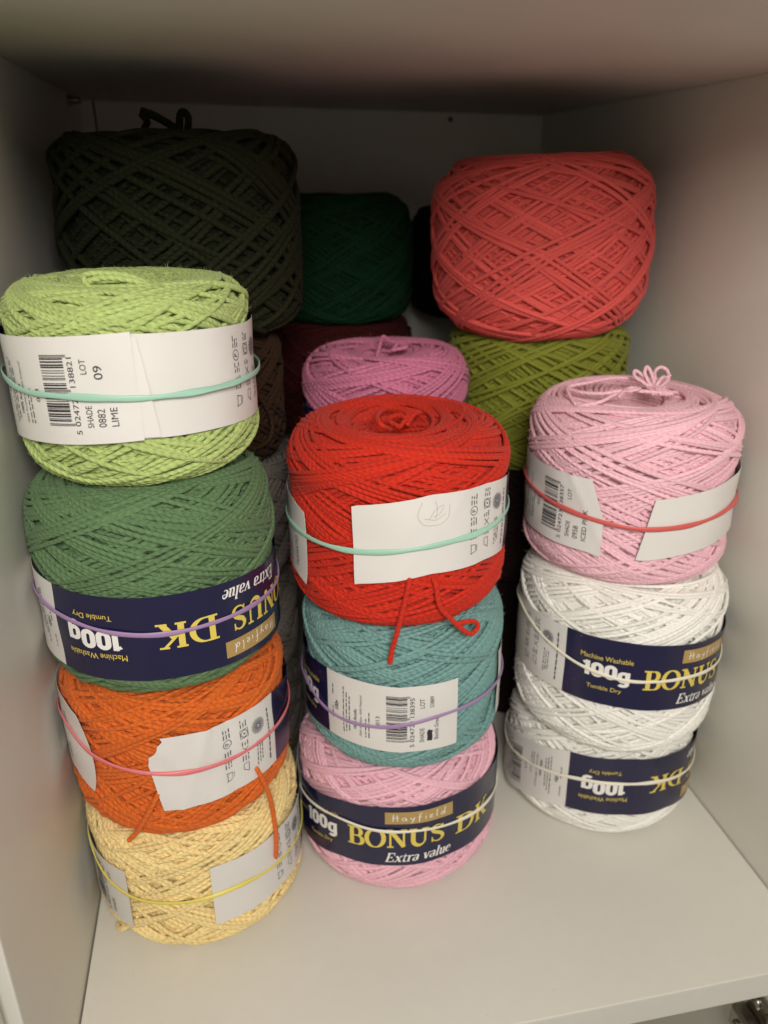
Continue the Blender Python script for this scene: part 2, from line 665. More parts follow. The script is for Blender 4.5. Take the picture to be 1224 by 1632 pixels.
def serif_glyph(ch, T=0.2, t=0.055):
    """list of (V,F) strokes for a high-contrast roman letter, cap height 1, and its advance"""
    g = []
    st = lambda x0, y0, x1, y1, w: g.append(strip2d(np.linspace((x0, y0), (x1, y1), 3), w))
    ln = lambda pts, **k: g.append(strip2d(pts, T, t, **k))
    sf = lambda x, y, w=0.34: st(x - w / 2, y, x + w / 2, y, t * 1.3)
    if ch == 'B':
        st(.2, 0, .2, 1, T); sf(.17, .97); sf(.17, .03)
        ln(np.vstack([[(.2, .97)], arc(.42, .745, .2, .225, 90, -90), [(.2, .52)]]))
        ln(np.vstack([[(.2, .52)], arc(.45, .275, .24, .245, 90, -90), [(.2, .03)]])); adv = .8
    elif ch == 'O':
        ln(arc(.45, .5, .37, .485, 0, 360, 32)); adv = .94
    elif ch == 'N':
        st(.16, 0, .16, 1, t * 1.5); st(.74, 0, .74, 1, t * 1.5); st(.15, .98, .74, .02, T * 1.0)
        sf(.12, .97, .26); sf(.16, .03, .28); sf(.74, .97, .28); adv = .94
    elif ch == 'U':
        ln(np.vstack([[(.2, 1)], [(.2, .4)], arc(.46, .33, .26, .31, 180, 360, 16)]), ws=[T, T, T * .9, t * 1.4, t * 1.4])
        st(.72, .32, .72, 1, t * 1.5); sf(.2, .97); sf(.72, .97, .28); adv = .92
    elif ch == 'S':
        p = np.vstack([arc(.36, .74, .24, .235, 20, 180, 10), [(.2, .6), (.36, .52), (.52, .43)], arc(.36, .26, .25, .24, 10, -160, 10)])
        g.append(strip2d(p, T, ws=[t, t, t * 1.6, T * .8, T, T * .8, t * 1.6, t, t]))
        st(.585, .7, .585, .98, t); st(.12, .02, .12, .3, t); adv = .74
    elif ch == 'D':
        st(.2, 0, .2, 1, T); sf(.17, .97); sf(.17, .03)
        ln(np.vstack([[(.2, .97)], arc(.42, .5, .42, .47, 90, -90, 20), [(.2, .03)]])); adv = .98
    elif ch == 'K':
        st(.2, 0, .2, 1, T); sf(.2, .97); sf(.2, .03)
        st(.26, .42, .74, .97, t * 1.5); st(.4, .6, .76, .03, T); sf(.74, .97, .3); sf(.78, .03, .34); adv = .98
    elif ch == 'E':
        st(.2, 0, .2, 1, T); st(.05, .97, .66, .97, t * 1.4); st(.05, .03, .7, .03, t * 1.4); st(.25, .51, .5, .51, t * 1.3)
        st(.66, .72, .66, .97, t * 1.4); st(.7, .03, .7, .3, t * 1.4); st(.5, .4, .5, .62, t * 1.2); adv = .8
    elif ch == 'x':
        st(.12, .64, .48, .03, T); st(.5, .64, .1, .02, t * 1.4); sf(.12, .63, .24); sf(.5, .63, .22); sf(.5, .02, .26); sf(.1, .02, .2); adv = .6
    elif ch == 't':
        ln(np.vstack([[(.2, .86), (.2, .3)], arc(.32, .16, .12, .13, 180, 300, 8)]), ws=[t, T, T, T, t]); st(.04, .63, .4, .63, t * 1.4); adv = .42
    elif ch == 'r':
        st(.18, 0, .18, .65, T); sf(.16, .02, .3); sf(.12, .63, .2)
        ln(np.vstack([[(.2, .42)], arc(.38, .48, .14, .16, 160, 30, 8)]), ws=[t, t * 1.5, T * .8]); adv = .5
    elif ch == 'a':
        st(.42, .05, .42, .5, T); ln(arc(.27, .48, .16, .17, 0, 160, 10), ws=[T, t, T * .8])
        ln(arc(.26, .19, .17, .17, 60, 320, 14)); adv = .56
    elif ch == 'v':
        st(.1, .64, .32, .02, T); st(.32, .02, .5, .64, t * 1.5); sf(.1, .63, .24); sf(.5, .63, .2); adv = .58
    elif ch == 'l':
        st(.16, .02, .16, 1, T); sf(.16, .02, .3); sf(.1, .98, .2); adv = .32
    elif ch == 'u':
        ln(np.vstack([[(.16, .64)], arc(.3, .2, .14, .18, 180, 340, 10)]), ws=[T, T, T, t, t]); st(.46, .03, .46, .64, T)
        sf(.1, .63, .2); sf(.5, .02, .2); sf(.4, .63, .18); adv = .6
    elif ch == 'e':
        ln(np.vstack([[(.1, .36), (.46, .38)], arc(.28, .33, .19, .31, 10, 310, 18)]), ws=[t, t, T * .7, T, T, t, t]); adv = .54
    else:
        adv = .34
    return g, adv


def serif_text(s, w, h, T=0.2, t=0.055, italic=0.0):
    out, x = [], 0.0
    for ch in s:
        g, adv = serif_glyph(ch, T, t)
        out += [(V + np.array([x, 0]), F) for V, F in g]
        x += adv
    res = []
    for V, F in out:
        V = V.copy()
        V[:, 0] += italic * V[:, 1]
        res.append((V * np.array([w / x, h]), F))
    return res


HAND = {  # loose monoline capitals-and-lowercase of the script mark
    'H': ([[(.1, 0), (.16, 1)], [(.5, .02), (.46, .95)], [(.02, .42), (.62, .56)]], .8),
    'a': ([[(.42, .42), (.25, .55), (.1, .3), (.2, .06), (.38, .2), (.44, .5), (.48, .04)]], .72),
    'y': ([[(.1, .5), (.2, .2), (.36, .28)], [(.45, .55), (.34, .05), (.16, -.35)]], .66),
    'f': ([[(.46, .92), (.3, .95), (.22, .6), (.2, -.25)], [(.04, .42), (.42, .5)]], .6),
    'i': ([[(.16, .5), (.16, .04)], [(.16, .74), (.17, .8)]], .42),
    'e': ([[(.1, .28), (.36, .36), (.28, .55), (.12, .4), (.14, .1), (.4, .1)]], .6),
    'l': ([[(.2, 1), (.12, .4), (.18, .02)]], .44),
    'd': ([[(.38, .36), (.22, .46), (.08, .2), (.22, .02), (.4, .3)], [(.5, 1), (.42, .4), (.46, .02)]], .6),
}


def hand_text(s, w, h):
    out, x = [], 0.0
    for ch in s:
        st, adv = HAND[ch]
        for p in st:
            q = spline(p, 10) if len(p) > 2 else np.linspace(p[0], p[1], 3)
            out.append(strip2d(q + np.array([x, 0]), 0.085))
        x += adv
    return [(V * np.array([w / x, h]), F) for V, F in out]


def weight_text(w, h):
    """bold condensed '100g'"""
    W = 0.235
    o = []
    o.append(strip2d([(.24, 0), (.24, .5), (.24, 1)], W))
    o.append(strip2d([(.02, .80), (.14, .86), (.26, .95)], W * .7))
    for x in (.72, 1.36):
        o.append(strip2d(np.vstack([arc(x, .68, .19, .22, 0, 180, 10), arc(x, .32, .19, .22, 180, 360, 10), [(x + .19, .68)]]), W))
    x = 1.98
    o.append(strip2d(np.vstack([arc(x, .42, .18, .17, 0, 180, 9), arc(x, .18, .18, .17, 180, 360, 9), [(x + .18, .42)]]), W * .92))
    o.append(strip2d(np.vstack([[(x + .19, .68), (x + .19, .2), (x + .19, -.12)], arc(x, -.14, .19, .16, 0, -150, 8)]), W * .92))
    return [(V * np.array([w / 2.28, h]), F) for V, F in o]


def rect2d(x0, y0, x1, y1, nx=1):
    xs = np.linspace(x0, x1, nx + 1)
    V = np.array([(x, y0) for x in xs] + [(x, y1) for x in xs])
    n = nx + 1
    F = []
    for i in range(nx):
        F += [(i, i + 1, n + i + 1), (i, n + i + 1, n + i)]
    return V, np.array(F)


def ean13(code):
    Lc = ['0001101', '0011001', '0010011', '0111101', '0100011', '0110001', '0101111', '0111011', '0110111', '0001011']
    Gc = [''.join('1' if c == '0' else '0' for c in l)[::-1] for l in Lc]
    Rc = [''.join('1' if c == '0' else '0' for c in l) for l in Lc]
    par = ['LLLLLL', 'LLGLGG', 'LLGGLG', 'LLGGGL', 'LGLLGG', 'LGGLLG', 'LGGGLL', 'LGLGLG', 'LGLGGL', 'LGGLGL'][int(code[0])]
    b = '101' + ''.join((Lc if q == 'L' else Gc)[int(c)] for q, c in zip(par, code[1:7])) + '01010'
    return b + ''.join(Rc[int(c)] for c in code[7:]) + '101'


class Art:
    """flat print by ink; u along the band (BONUS starts at 0), y up from the band's middle"""

    def __init__(self):
        self.piece = {}
        self.k = 0
        self.cur = None

    def put(self, ink, V, F, x=0, y=0, rot=False, piece=None):
        """piece: (name, number) of the printed piece this shape belongs to; none starts a new one"""
        if rot:
            V = np.stack([-V[:, 1], V[:, 0]], 1)
        self.k += 1
        key = piece or self.cur or ('care_symbol', self.k)
        self.piece.setdefault((key, ink), []).append((V + np.array([x, y]), F, 0.06 * ((self.k % 12) / 12.0)))

    def text(self, ink, s, x, y, w=None, h=None, bold=0.0, shear=0.0, rot=False):
        if not s:
            return
        V, F = text2d(s, w, h, bold, shear)
        self.put(ink, V, F, x, y, rot, piece=self.cur or ('lettering', self.k))

    def many(self, ink, lst, x, y):
        k = ('lettering', self.k)
        for V, F in lst:
            self.put(ink, V, F, x, y, piece=k)

    def micro(self, ink, x, y0, y1, hgt=0.55, seed=0):
        """illegible small print running up the label: one row of word-length dashes"""
        rg = random.Random(seed * 31 + int(x * 10))
        y = y0
        while y < y1 - 1:
            ln = rg.uniform(1.0, 3.6)
            e = min(y + ln, y1)
            self.put(ink, *rect2d(x - hgt / 2, y, x + hgt / 2, e), piece=('small_print', 0))
            y = e + 0.7

    def navy_front(self):
        # weight panels at both ends of the navy field
        for u in (-31.5, 100.0):
            self.text('yellow', 'Machine Washable', u - 1.5, 7.2, w=27, h=2.9)
            self.many('white', weight_text(24.5, 8.8), u, -3.6)
            self.text('yellow', 'Tumble Dry', u + 3, -11.8, w=18, h=3.2)
        self.put('gold', *rect2d(20.5, 8.6, 57.0, 16.6, 18), piece=('gold_panel', 0))
        self.many('white', hand_text('Hayfield', 29, 4.6), 24.0, 10.6)
        self.many('yellow', serif_text('BONUS', 53, 11.8, 0.2, 0.06), 0, -6.9)
        self.many('yellow', serif_text('DK', 26.5, 11.8, 0.2, 0.06), 59.5, -6.9)
        self.many('white', serif_text('Extra value', 36, 6.0, 0.17, 0.06, 0.28), 20, -16.6)

    def info(self, code, digits, shade, number, lot, struck=False, seed=1):
        e = 132.5
        self.micro('ink', e + 4.0, -8, 0, 0.5, seed)
        self.micro('ink', e + 4.0, 6, 13, 0.5, seed + 1)
        self.text('ink', '100g', e + 8.2, -2.0, h=2.9, bold=0.02, rot=True)
        for i in range(3):
            self.micro('ink', e + 10.6 + i * 1.7, -14 + i, 13 - i * 2, 0.5, seed + 2 + i)
        self.text('ink', '100% Acrylic', e + 18.6, -9.5, h=2.2, bold=0.02, rot=True)
        self.text('ink', '100% Acrylique 100% Polyacryl', e + 21.2, -13, w=24, h=1.5, rot=True)
        for i in range(2):
            self.micro('ink', e + 23.0 + i * 1.7, -13, -2 + i * 4, 0.5, seed + 6 + i)
        self.text('ink', '013', e + 30.2, -4.0, w=5.0, h=2.0, rot=True)
        bars = ean13(code)
        y0, md = -13.0, 27.0 / 95
        i = 0
        while i < 95:
            if bars[i] == '1':
                j = i
                while j < 95 and bars[j] == '1':
                    j += 1
                guard = i < 3 or i > 91 or 44 < i < 50
                self.put('ink', *rect2d(e + 33.5, y0 + i * md, e + (45.2 if guard else 43.8), y0 + j * md, 6), piece=('barcode', 0))
                i = j
            else:
                i += 1
        self.text('ink', digits, e + 47.4, -16.5, w=29.5, h=2.2, rot=True)
        self.text('ink', 'SHADE', e + 52.4, -14, w=8.5, h=2.4, rot=True)
        self.text('ink', 'LOT', e + 52.4, 6.5, w=5.6, h=2.4, rot=True)
        if struck:
            self.put('ink', *strip2d([(e + 55.0, -13.5), (e + 55.3, -11), (e + 55.0, -8.8), (e + 55.6, -7.2)], 2.6), piece=('ink_scribble', 0))
            self.text('ink', number, e + 59.6, -13.2, w=14, h=2.2, rot=True)
            self.text('ink', lot, e + 57.0, 6.5, w=6.5, h=2.0, rot=True)
        else:
            self.text('ink', number, e + 57.2, -14, w=7.0, h=2.9, rot=True)
            self.text('ink', shade, e + 61.8, -14, h=2.6, rot=True)
            self.text('ink', lot, e + 58.2, 4.2, w=5.2, h=3.3, rot=True)

    def care(self, seed=1):
        n = -42.0
        # wash tub, P circle, dry square, iron: line symbols turned a quarter
        def sym(pts, x, y, w=0.28, closed=False):
            p = np.array(pts, float)
            if closed:
                p = np.vstack([p, p[:1]])
            q = np.concatenate([np.linspace(p[i], p[i + 1], 3)[:-1] for i in range(len(p) - 1)] + [p[-1:]])
            V, F = strip2d(q, w)
            self.put('ink', V, F, x, y, rot=True)
        c1, c2 = n - 29.5, n - 20.5
        self.cur = ('care_symbol', 'p')
        sym(arc(0, 0, 2.1, 2.1, 0, 360, 22), c1, 8.0)
        self.text('ink', 'P', c1 + 1.0, 7.3, h=2.2, rot=True)
        self.cur = ('care_symbol', 'w')
        sym([(-2.2, 1.8), (-1.6, -1.6), (1.8, -1.6), (2.4, 1.8)], c1, -11)
        sym([(-2.2, 1.0), (-1, 1.4), (0, 1.0), (1, 1.4), (2.2, 1.0)], c1, -11)
        sym([(-1.6, -2.4), (1.8, -2.4)], c1, -11)
        self.cur = ('care_symbol', 'd')
        sym([(-2.2, -2.2), (2.2, -2.2), (2.2, 2.2), (-2.2, 2.2)], c2, 9.5, closed=True)
        sym(arc(0, 0, 1.8, 1.8, 0, 360, 20), c2, 9.5)
        self.put('ink', *rect2d(c2 - .4, 9.1, c2 + .4, 9.9))
        self.cur = ('care_symbol', 'i')
        sym([(-2.6, -1.4), (2.6, -1.4), (2.2, 1.4), (-0.8, 1.4), (-2.6, -1.4)], c2, -10)
        self.cur = ('care_symbol', 'x')
        sym([(-1.6, -1.6), (1.6, 1.6)], c2, 0.5)
        sym([(-1.6, 1.6), (1.6, -1.6)], c2, 0.5)
        self.cur = None
        for i, (a, b) in enumerate(((-6, -0.5), (11, 16), (1.0, 5))):
            for q in range(3):
                self.micro('ink', c1 - 1.6 + q * 1.5, a, b, 0.45, seed + i * 5 + q)
        for i, (a, b) in enumerate(((-6, -2), (13, 17), (3, 6))):
            for q in range(3):
                self.micro('ink', c2 - 1.6 + q * 1.5, a, b, 0.45, seed + 40 + i * 5 + q)
        # grey round emblem: short spokes and small print next to it
        for a in range(0, 360, 18):
            p = np.array([(math.cos(math.radians(a)) * q, math.sin(math.radians(a)) * q) for q in (0.9, 3.2, 4.2)])
            V, F = strip2d(p, 0.75, ws=[0.2, 0.7, 0.35])
            self.put('grey', V, F, n - 12.0, 9.0, piece=('emblem', 0))
        self.put('grey', *strip2d(arc(0, 0, 1.3, 1.3, 0, 360, 16), 1.5), n - 12.0, 9.0, piece=('emblem', 0))
        for q in range(3):
            self.micro('ink', n - 13.5 + q * 1.5, -13 + q, 2 - q, 0.45, seed + 70 + q)
        self.micro('ink', n - 5.0, -15, 15, 0.8, seed + 90)


INKS = dict(ink=INK, white=WHITEINK, yellow=YELLOWINK, gold=GOLD, grey=GREYINK, emboss_shade=mat_plain('emboss_shade', srgb(176, 172, 166), 0.5))


def paper_band(key, u0, u1, s0, zc, art=None, flip=False, half=20.0, e0=None, e1=None, ex=-0.25, lift0=0.0, lift1=0.0,
               wr=0.25, seed=0, name='paper_band', creases=()):
    """label sheet wrapped on ball `key`. u0..u1 in art mm; s = s0+u (or s0-u when the ball stands upside down).
    zc: list (theta deg, mid height). e0/e1: end shape, functions y -> extra u. creases: (u, y slope, depth, width)"""
    b = BALLS[key]
    Rb = b['R'] + ex
    th_k = np.radians([q[0] for q in zc])
    z_k = np.array([q[1] for q in zc], float)
    rg = np.random.default_rng(seed + 3)
    ph = rg.uniform(0, 6.28, 6)
    sg = -1.0 if flip else 1.0

    def pos(u, y, dr):
        s = s0 + sg * u
        th = s / Rb
        tw = (th + np.pi) % (2 * np.pi) - np.pi
        z = np.interp(tw, th_k, z_k)
        lift = lift0 * np.clip(1 - (u - u0) / 16.0, 0, 1) ** 2 + lift1 * np.clip(1 - (u1 - u) / 16.0, 0, 1) ** 2
        r = Rb + dr + lift + wr * (np.sin(u * 0.21 + ph[0]) * 0.5 + np.sin(u * 0.11 + y * 0.13 + ph[1]) * 0.6
                                   + np.sin(y * 0.22 + u * 0.05 + ph[2]) * 0.5)
        for cu, sl, dp, wd in creases:
            q = (u - cu - sl * y) / wd
            r = r + dp * np.exp(-np.abs(q) * 1.2)
        return np.stack([r * np.sin(th), -r * np.cos(th), z + sg * y], -1)

    us = set(np.linspace(u0, u1, max(4, int((u1 - u0) / 2.2))).tolist())
    for e in (-42.0, 132.5):
        if u0 < e < u1:
            us = {q for q in us if abs(q - e) > 0.8}
            us.add(e)
    us = np.array(sorted(us))
    ny = 21
    ys = np.linspace(-half, half, ny)
    U = np.repeat(us[:, None], ny, 1)
    Y = np.repeat(ys[None, :], len(us), 0)
    if e0:
        d = np.array([e0(q) for q in ys])
        U = U + d[None, :] * np.clip(1 - (us - u0) / 30.0, 0, 1)[:, None]
    if e1:
        d = np.array([e1(q) for q in ys])
        U = U + d[None, :] * np.clip(1 - (u1 - us) / 30.0, 0, 1)[:, None]
    V = pos(U, Y, 0.0).reshape(-1, 3)
    n = len(us)
    i = np.arange(n - 1)[:, None]
    j = np.arange(ny - 1)[None, :]
    F = np.stack([i * ny + j, (i + 1) * ny + j, (i + 1) * ny + j + 1, i * ny + j + 1], -1).reshape(-1, 4)
    um = (us[:-1] + us[1:]) / 2
    mi = np.repeat(((um > -42.0) & (um < 132.5)).astype(int), ny - 1)
    me = np_mesh(name, V * MM, F, None, True, mi)
    o = link(name, me, [PAPER, NAVY], b['root'])
    sm = o.modifiers.new('thickness', 'SOLIDIFY')
    sm.thickness = 0.00014
    sm.offset = -1
    es = o.modifiers.new('crisp_edges', 'EDGE_SPLIT')
    es.split_angle = math.radians(40)
    if art:
        for ((nm, _), ink), items in art.piece.items():
            VV, FF, k = [], [], 0
            for A2, F2, lf in items:
                if A2[:, 0].min() < u0 + 0.4 or A2[:, 0].max() > u1 - 0.4:
                    continue
                VV.append(pos(A2[:, 0], A2[:, 1], 0.20 + lf + (0.05 if ink != 'gold' else 0)))
                FF.append(np.asarray(F2) + k)
                k += len(A2)
            if VV:
                q = link(nm, np_mesh(nm, np.concatenate(VV) * MM, np.concatenate(FF), None, False), INKS[ink], o)
                if nm == 'small_print':
                    tag(q, kind='stuff')
    return o


def rubber_band(key, label, pts, mat, w=1.15, t=0.55, ex=1.9, twist=0.0, seed=0, back=None):
    b = BALLS[key]
    pts = sorted(pts)
    zb = back if back is not None else float(np.mean([q[1] for q in pts]))
    a = [q[0] for q in pts]
    z = [q[1] for q in pts]
    th = np.linspace(-np.pi, np.pi, 181)
    ak = np.radians([-180, min(a[0] - 45, -120)] + a + [max(a[-1] + 45, 120), 180])
    zk = np.array([zb, (zb + z[0]) / 2] + z + [(zb + z[-1]) / 2, zb])
    zz = np.interp(th, ak, zk)
    for _ in range(14):                       # elastic: smooth the path
        zz[1:-1] = (zz[:-2] + 2 * zz[1:-1] + zz[2:]) / 4
    rg = np.random.default_rng(seed)
    p0 = rg.uniform(0, 6.28)
    P = to_xyz(b['R'] + ex + 0.2 * np.sin(5 * th + p0), th, zz)
    N = to_xyz(np.ones_like(th), th, 0 * th)
    if twist:
        B = np.array([0, 0, 1.0])
        ang = twist * np.exp(-((th - rg.uniform(-0.4, 0.8)) / 0.25) ** 2) * 1.2
        N = N * np.cos(ang)[:, None] + B * np.sin(ang)[:, None]
    ww = 0.86 * w * (1 + 0.16 * np.sin(7 * th + p0) + 0.1 * np.sin(17 * th))
    V, F, A, _ = tube(P, N, ww, t * 0.7, 10, 0.5)
    me = np_mesh('rubber_band', V * MM, F, None, True)
    o = link('rubber_band', me, mat)
    o.location = b['root'].location
    o.rotation_euler = b['root'].rotation_euler
    tag(o, label, 'rubber band', RG)
    return o


def rubber(name, rgb):
    M = NT(name)
    M.b.inputs['Base Color'].default_value = rgb
    M.b.inputs['Roughness'].default_value = 0.42
    M.b.inputs['Subsurface Weight'].default_value = 0.15
    M.b.inputs['Subsurface Radius'].default_value = (0.001, 0.001, 0.001)
    return M.m


# ------------------------------------------------------------------ yarns
Y = {
    'yellow': mat_yarn('yarn_butter', srgb(244, 219, 154)),
    'orange': mat_yarn('yarn_orange', srgb(216, 104, 36)),
    'green': mat_yarn('yarn_leaf', srgb(94, 122, 84)),
    'lime': mat_yarn('yarn_lime', srgb(174, 192, 118)),
    'pink': mat_yarn('yarn_rose', srgb(230, 180, 194), bump=0.5),
    'teal': mat_yarn('yarn_teal', srgb(118, 158, 154)),
    'red': mat_yarn('yarn_red', srgb(200, 44, 24)),
    'white': mat_yarn('yarn_white', srgb(236, 234, 227), bump=0.45),
    'iced': mat_yarn('yarn_iced', srgb(235, 187, 199), bump=0.55),
    'mauve': mat_yarn('yarn_mauve', srgb(202, 118, 150)),
    'bottle': mat_yarn('yarn_dark_olive', srgb(28, 32, 10), sheen=0.12),
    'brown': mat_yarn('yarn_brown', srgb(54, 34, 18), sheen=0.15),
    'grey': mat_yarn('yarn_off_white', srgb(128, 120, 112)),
    'emerald': mat_yarn('yarn_emerald', srgb(4, 50, 24), sheen=0.15),
    'maroon': mat_yarn('yarn_maroon', srgb(64, 10, 9), sheen=0.15),
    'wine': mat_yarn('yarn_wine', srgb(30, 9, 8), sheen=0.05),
    'black': mat_yarn('yarn_black', srgb(14, 13, 13), sheen=0.05),
    'coral': mat_yarn('yarn_coral', srgb(210, 84, 78), bump=0.35),
    'olive': mat_yarn('yarn_olive', srgb(122, 126, 42), bump=0.35),
}

# front row, left stack (from the floor up)
yarn_ball('yellow', 'butter yellow ball of yarn at the bottom of the left stack, on the floor', (-38.0, 350.5, 0), 56, 78, Y['yellow'],
          seed=21, groups=(3, 0.85), n_bot=4.4, waist=40)
yarn_ball('orange', 'orange ball of yarn with two loose tails on top of the yellow one', (-40.2, 349, 76), 55, 79.5, Y['orange'],
          seed=22, groups=(3, 0.88), turns=2.5, n_bot=4.4, waist=44)
yarn_ball('green', 'leaf green ball of yarn with upside-down navy label, between orange and lime ones', (-40.9, 349.7, 156.5), 54.6, 93, Y['green'],
          seed=23, groups=(3, 0.85), n_top=4.2, turns=2.7, waist=34)
yarn_ball('lime', 'pale lime green ball of yarn at the top of the left stack', (-40.6, 355.5, 249), 51.0, 79, Y['lime'],
          seed=24, groups=(3, 0.88), turns=2.5, n_top=5, n_bot=4.4, dish=4, waist=42)
# centre stack
yarn_ball('pink', 'rose pink ball of yarn with dark navy label at the bottom of the centre stack', (76, 363.3, 0), 58, 83, Y['pink'],
          seed=25, groups=(4, 0.88), n_bot=3.5, n_top=4.2, waist=48)
yarn_ball('teal', 'dusty teal ball of yarn in the middle of the centre stack', (79, 363.6, 82), 54.2, 85, Y['teal'],
          seed=26, groups=(4, 0.9), turns=2.5, n_bot=4.4, waist=38)
yarn_ball('red', 'bright red ball of yarn with two loose tails at the top of the centre stack', (76.6, 364.5, 165.6), 55.5, 93, Y['red'],
          seed=27, groups=(7, 0.85), turns=2.9, n_top=4.0, n_bot=4.2, dish=7, reach=(0.25, 0.84), waist=50)
# right stack
yarn_ball('white1', 'white ball of yarn with upside-down navy label standing on the floor, right stack', (209.5, 377.6, 0), 57.5, 70, Y['white'],
          seed=28, groups=(4, 0.88), n_bot=3.8, waist=42)
yarn_ball('white2', 'white ball of yarn with upright navy label in the middle of the right stack', (209.5, 371, 68.5), 57.8, 101, Y['white'],
          seed=29, groups=(4, 0.88), turns=2.5, n_top=3.8, waist=54)
yarn_ball('iced', 'pale pink ball of yarn with a knotted bow on top of the right stack', (208.7, 377, 168.4), 55.6, 91, Y['iced'],
          seed=30, groups=(5, 0.85), turns=2.6, n_top=4.0, dish=5, waist=38)
# back row
yarn_ball('bottle', 'large very dark olive ball of chunky yarn behind the lime one', (-20.6, 470, 286.4), 65.0, 101, Y['bottle'],
          rad=1.75, seed=31, nfuzz=300, groups=(2, 0.5), inner=0.55, n_top=5.4, dish=14, hole=14)
yarn_ball('brown', 'dark brown ball of yarn half hidden under the dark olive one', (-29, 466, 213), 59, 75, Y['brown'],
          seed=32, detail=1, nfuzz=300, groups=(3, 0.7))
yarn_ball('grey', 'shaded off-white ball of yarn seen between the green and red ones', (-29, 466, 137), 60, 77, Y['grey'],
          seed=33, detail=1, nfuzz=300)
yarn_ball('mauve', 'mauve pink ball of yarn behind the bright red one', (91.5, 470, 188), 51.5, 83, Y['mauve'],
          seed=34, turns=3.0, n_top=3.8, dish=5, groups=(7, 0.85), reach=(0.25, 0.84), waist=32)
yarn_ball('emerald', 'dark emerald ball of yarn at the back beside the dark olive one', (82.4, 600, 269), 55, 86, Y['emerald'],
          seed=35, detail=1, nfuzz=200, barrel=0.05, n_top=3.4)
yarn_ball('maroon', 'dark red ball of yarn under the emerald one at the back', (82.4, 600, 188), 56, 81, Y['maroon'],
          seed=36, detail=1, groups=(3, 0.5), nfuzz=0)
yarn_ball('black', 'black ball of yarn at the back, mostly hidden behind the coral one', (200, 632, 263), 55, 81, Y['black'],
          seed=37, detail=1, groups=(3, 0.5), nfuzz=0)
yarn_ball('coral', 'large coral red ball of yarn on top of the olive green one', (190.0, 478, 274.5), 66.5, 103, Y['coral'],
          rad=1.3, seed=38, nfuzz=400, groups=(4, 0.62), inner=0.75, barrel=0.075, n_top=3.4, n_bot=2.9, dish=10, hole=14, turns=1.9, tilt=(0, -0.035))
yarn_ball('olive', 'olive green ball of yarn under the large coral one', (196.5, 491, 191.8), 59.5, 87, Y['olive'],
          rad=1.3, seed=39, nfuzz=400, groups=(3, 0.55), inner=0.6)
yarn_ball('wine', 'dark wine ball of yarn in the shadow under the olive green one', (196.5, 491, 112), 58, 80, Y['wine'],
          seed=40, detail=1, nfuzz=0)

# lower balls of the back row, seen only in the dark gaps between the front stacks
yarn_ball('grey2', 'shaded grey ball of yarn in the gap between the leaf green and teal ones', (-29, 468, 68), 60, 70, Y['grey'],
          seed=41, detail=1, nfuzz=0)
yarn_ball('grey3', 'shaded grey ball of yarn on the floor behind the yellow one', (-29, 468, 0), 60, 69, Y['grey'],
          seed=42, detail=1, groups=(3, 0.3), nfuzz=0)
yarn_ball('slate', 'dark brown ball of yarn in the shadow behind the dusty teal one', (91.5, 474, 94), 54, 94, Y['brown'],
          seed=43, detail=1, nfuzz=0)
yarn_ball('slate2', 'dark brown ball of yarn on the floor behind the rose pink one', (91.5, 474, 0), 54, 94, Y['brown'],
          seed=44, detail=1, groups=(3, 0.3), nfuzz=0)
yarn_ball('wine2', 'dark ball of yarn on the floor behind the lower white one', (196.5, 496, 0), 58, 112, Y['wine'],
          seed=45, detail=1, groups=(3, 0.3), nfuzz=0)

# ------------------------------------------------------------------ paper labels
CIRC = lambda k: 2 * math.pi * (BALLS[k]['R'] - 0.25)
DEG = lambda k: math.radians(1) * (BALLS[k]['R'] - 0.25)

# lime: info end over the blank tail, two layers
a = Art(); a.info('5024723138821', '5 024723 138821', 'LIME', '0882', '09', seed=1)
b = Art(); b.care(2)
k = 'lime'
zc = [(-180, 42), (-70, 40), (6, 43.5), (40, 42.4), (70, 40.8), (180, 42)]
s_end = 5.8 * DEG(k)
paper_band(k, -130, 40, 90 * DEG(k) + 42, zc, b, seed=1, ex=-0.5)
paper_band(k, 172, 203.5, s_end - 199.5, zc, None, seed=2, ex=-0.1, e1=lambda y: -0.126 * y, wr=0.15, half=19.3, lift1=1.3, name='label_flap')
paper_band(k, 90, 202.5, s_end - 202.5, [(-180, 42), (-70, 40), (6, 44.0), (180, 42)], a, seed=3, ex=0.4, wr=0.2, half=20.6, lift1=0.6, e1=lambda y: -0.01 * y)

# green, upside down
a = Art(); a.navy_front(); a.info('5024723138203', '5 024723 138203', '', '', '', seed=4)
k = 'green'
zc = [(-180, 36), (-63, 34.5), (-48, 33.6), (2, 32.4), (30, 31.3), (70, 28.5), (100, 27.5), (180, 36)]
paper_band(k, -20, 190, -48.3 * DEG(k) + 132.5, zc, a, flip=True, seed=5, wr=0.3)

# orange
a = Art(); a.care(3)
k = 'orange'
zc = [(-180, 46), (-60, 52), (-42, 45.5), (-10, 43.5), (18, 43.6), (55, 43.4), (85, 39), (180, 46)]
n0 = 57.0 * DEG(k) + 42


def torn(y):
    return -3.0 + (6.5 if y > 8 else 0) * min(1, (y - 8) / 9.0) + (0.9 * math.sin(y * 1.1) if y > 6 else 0.1 * (6 - y) * 1.6)


paper_band(k, -42 - 62, 60, n0, zc, a, seed=6, wr=0.35, e0=torn, lift0=0.3, creases=((-87, 0.35, 1.1, 2.6), (-70, -0.05, -0.9, 2.2), (-93, -0.6, 0.7, 1.8), (-79, 0.1, -0.6, 2.0)))
a = Art(); a.info('5024723138562', '', '', '', '', seed=7)
paper_band(k, 100, 202.5, -42.5 * DEG(k) - 202.5 + 0, zc, a, seed=7, e1=lambda y: -0.012 * (y + 4) ** 2 * 1.0 + 1, name='paper_band')

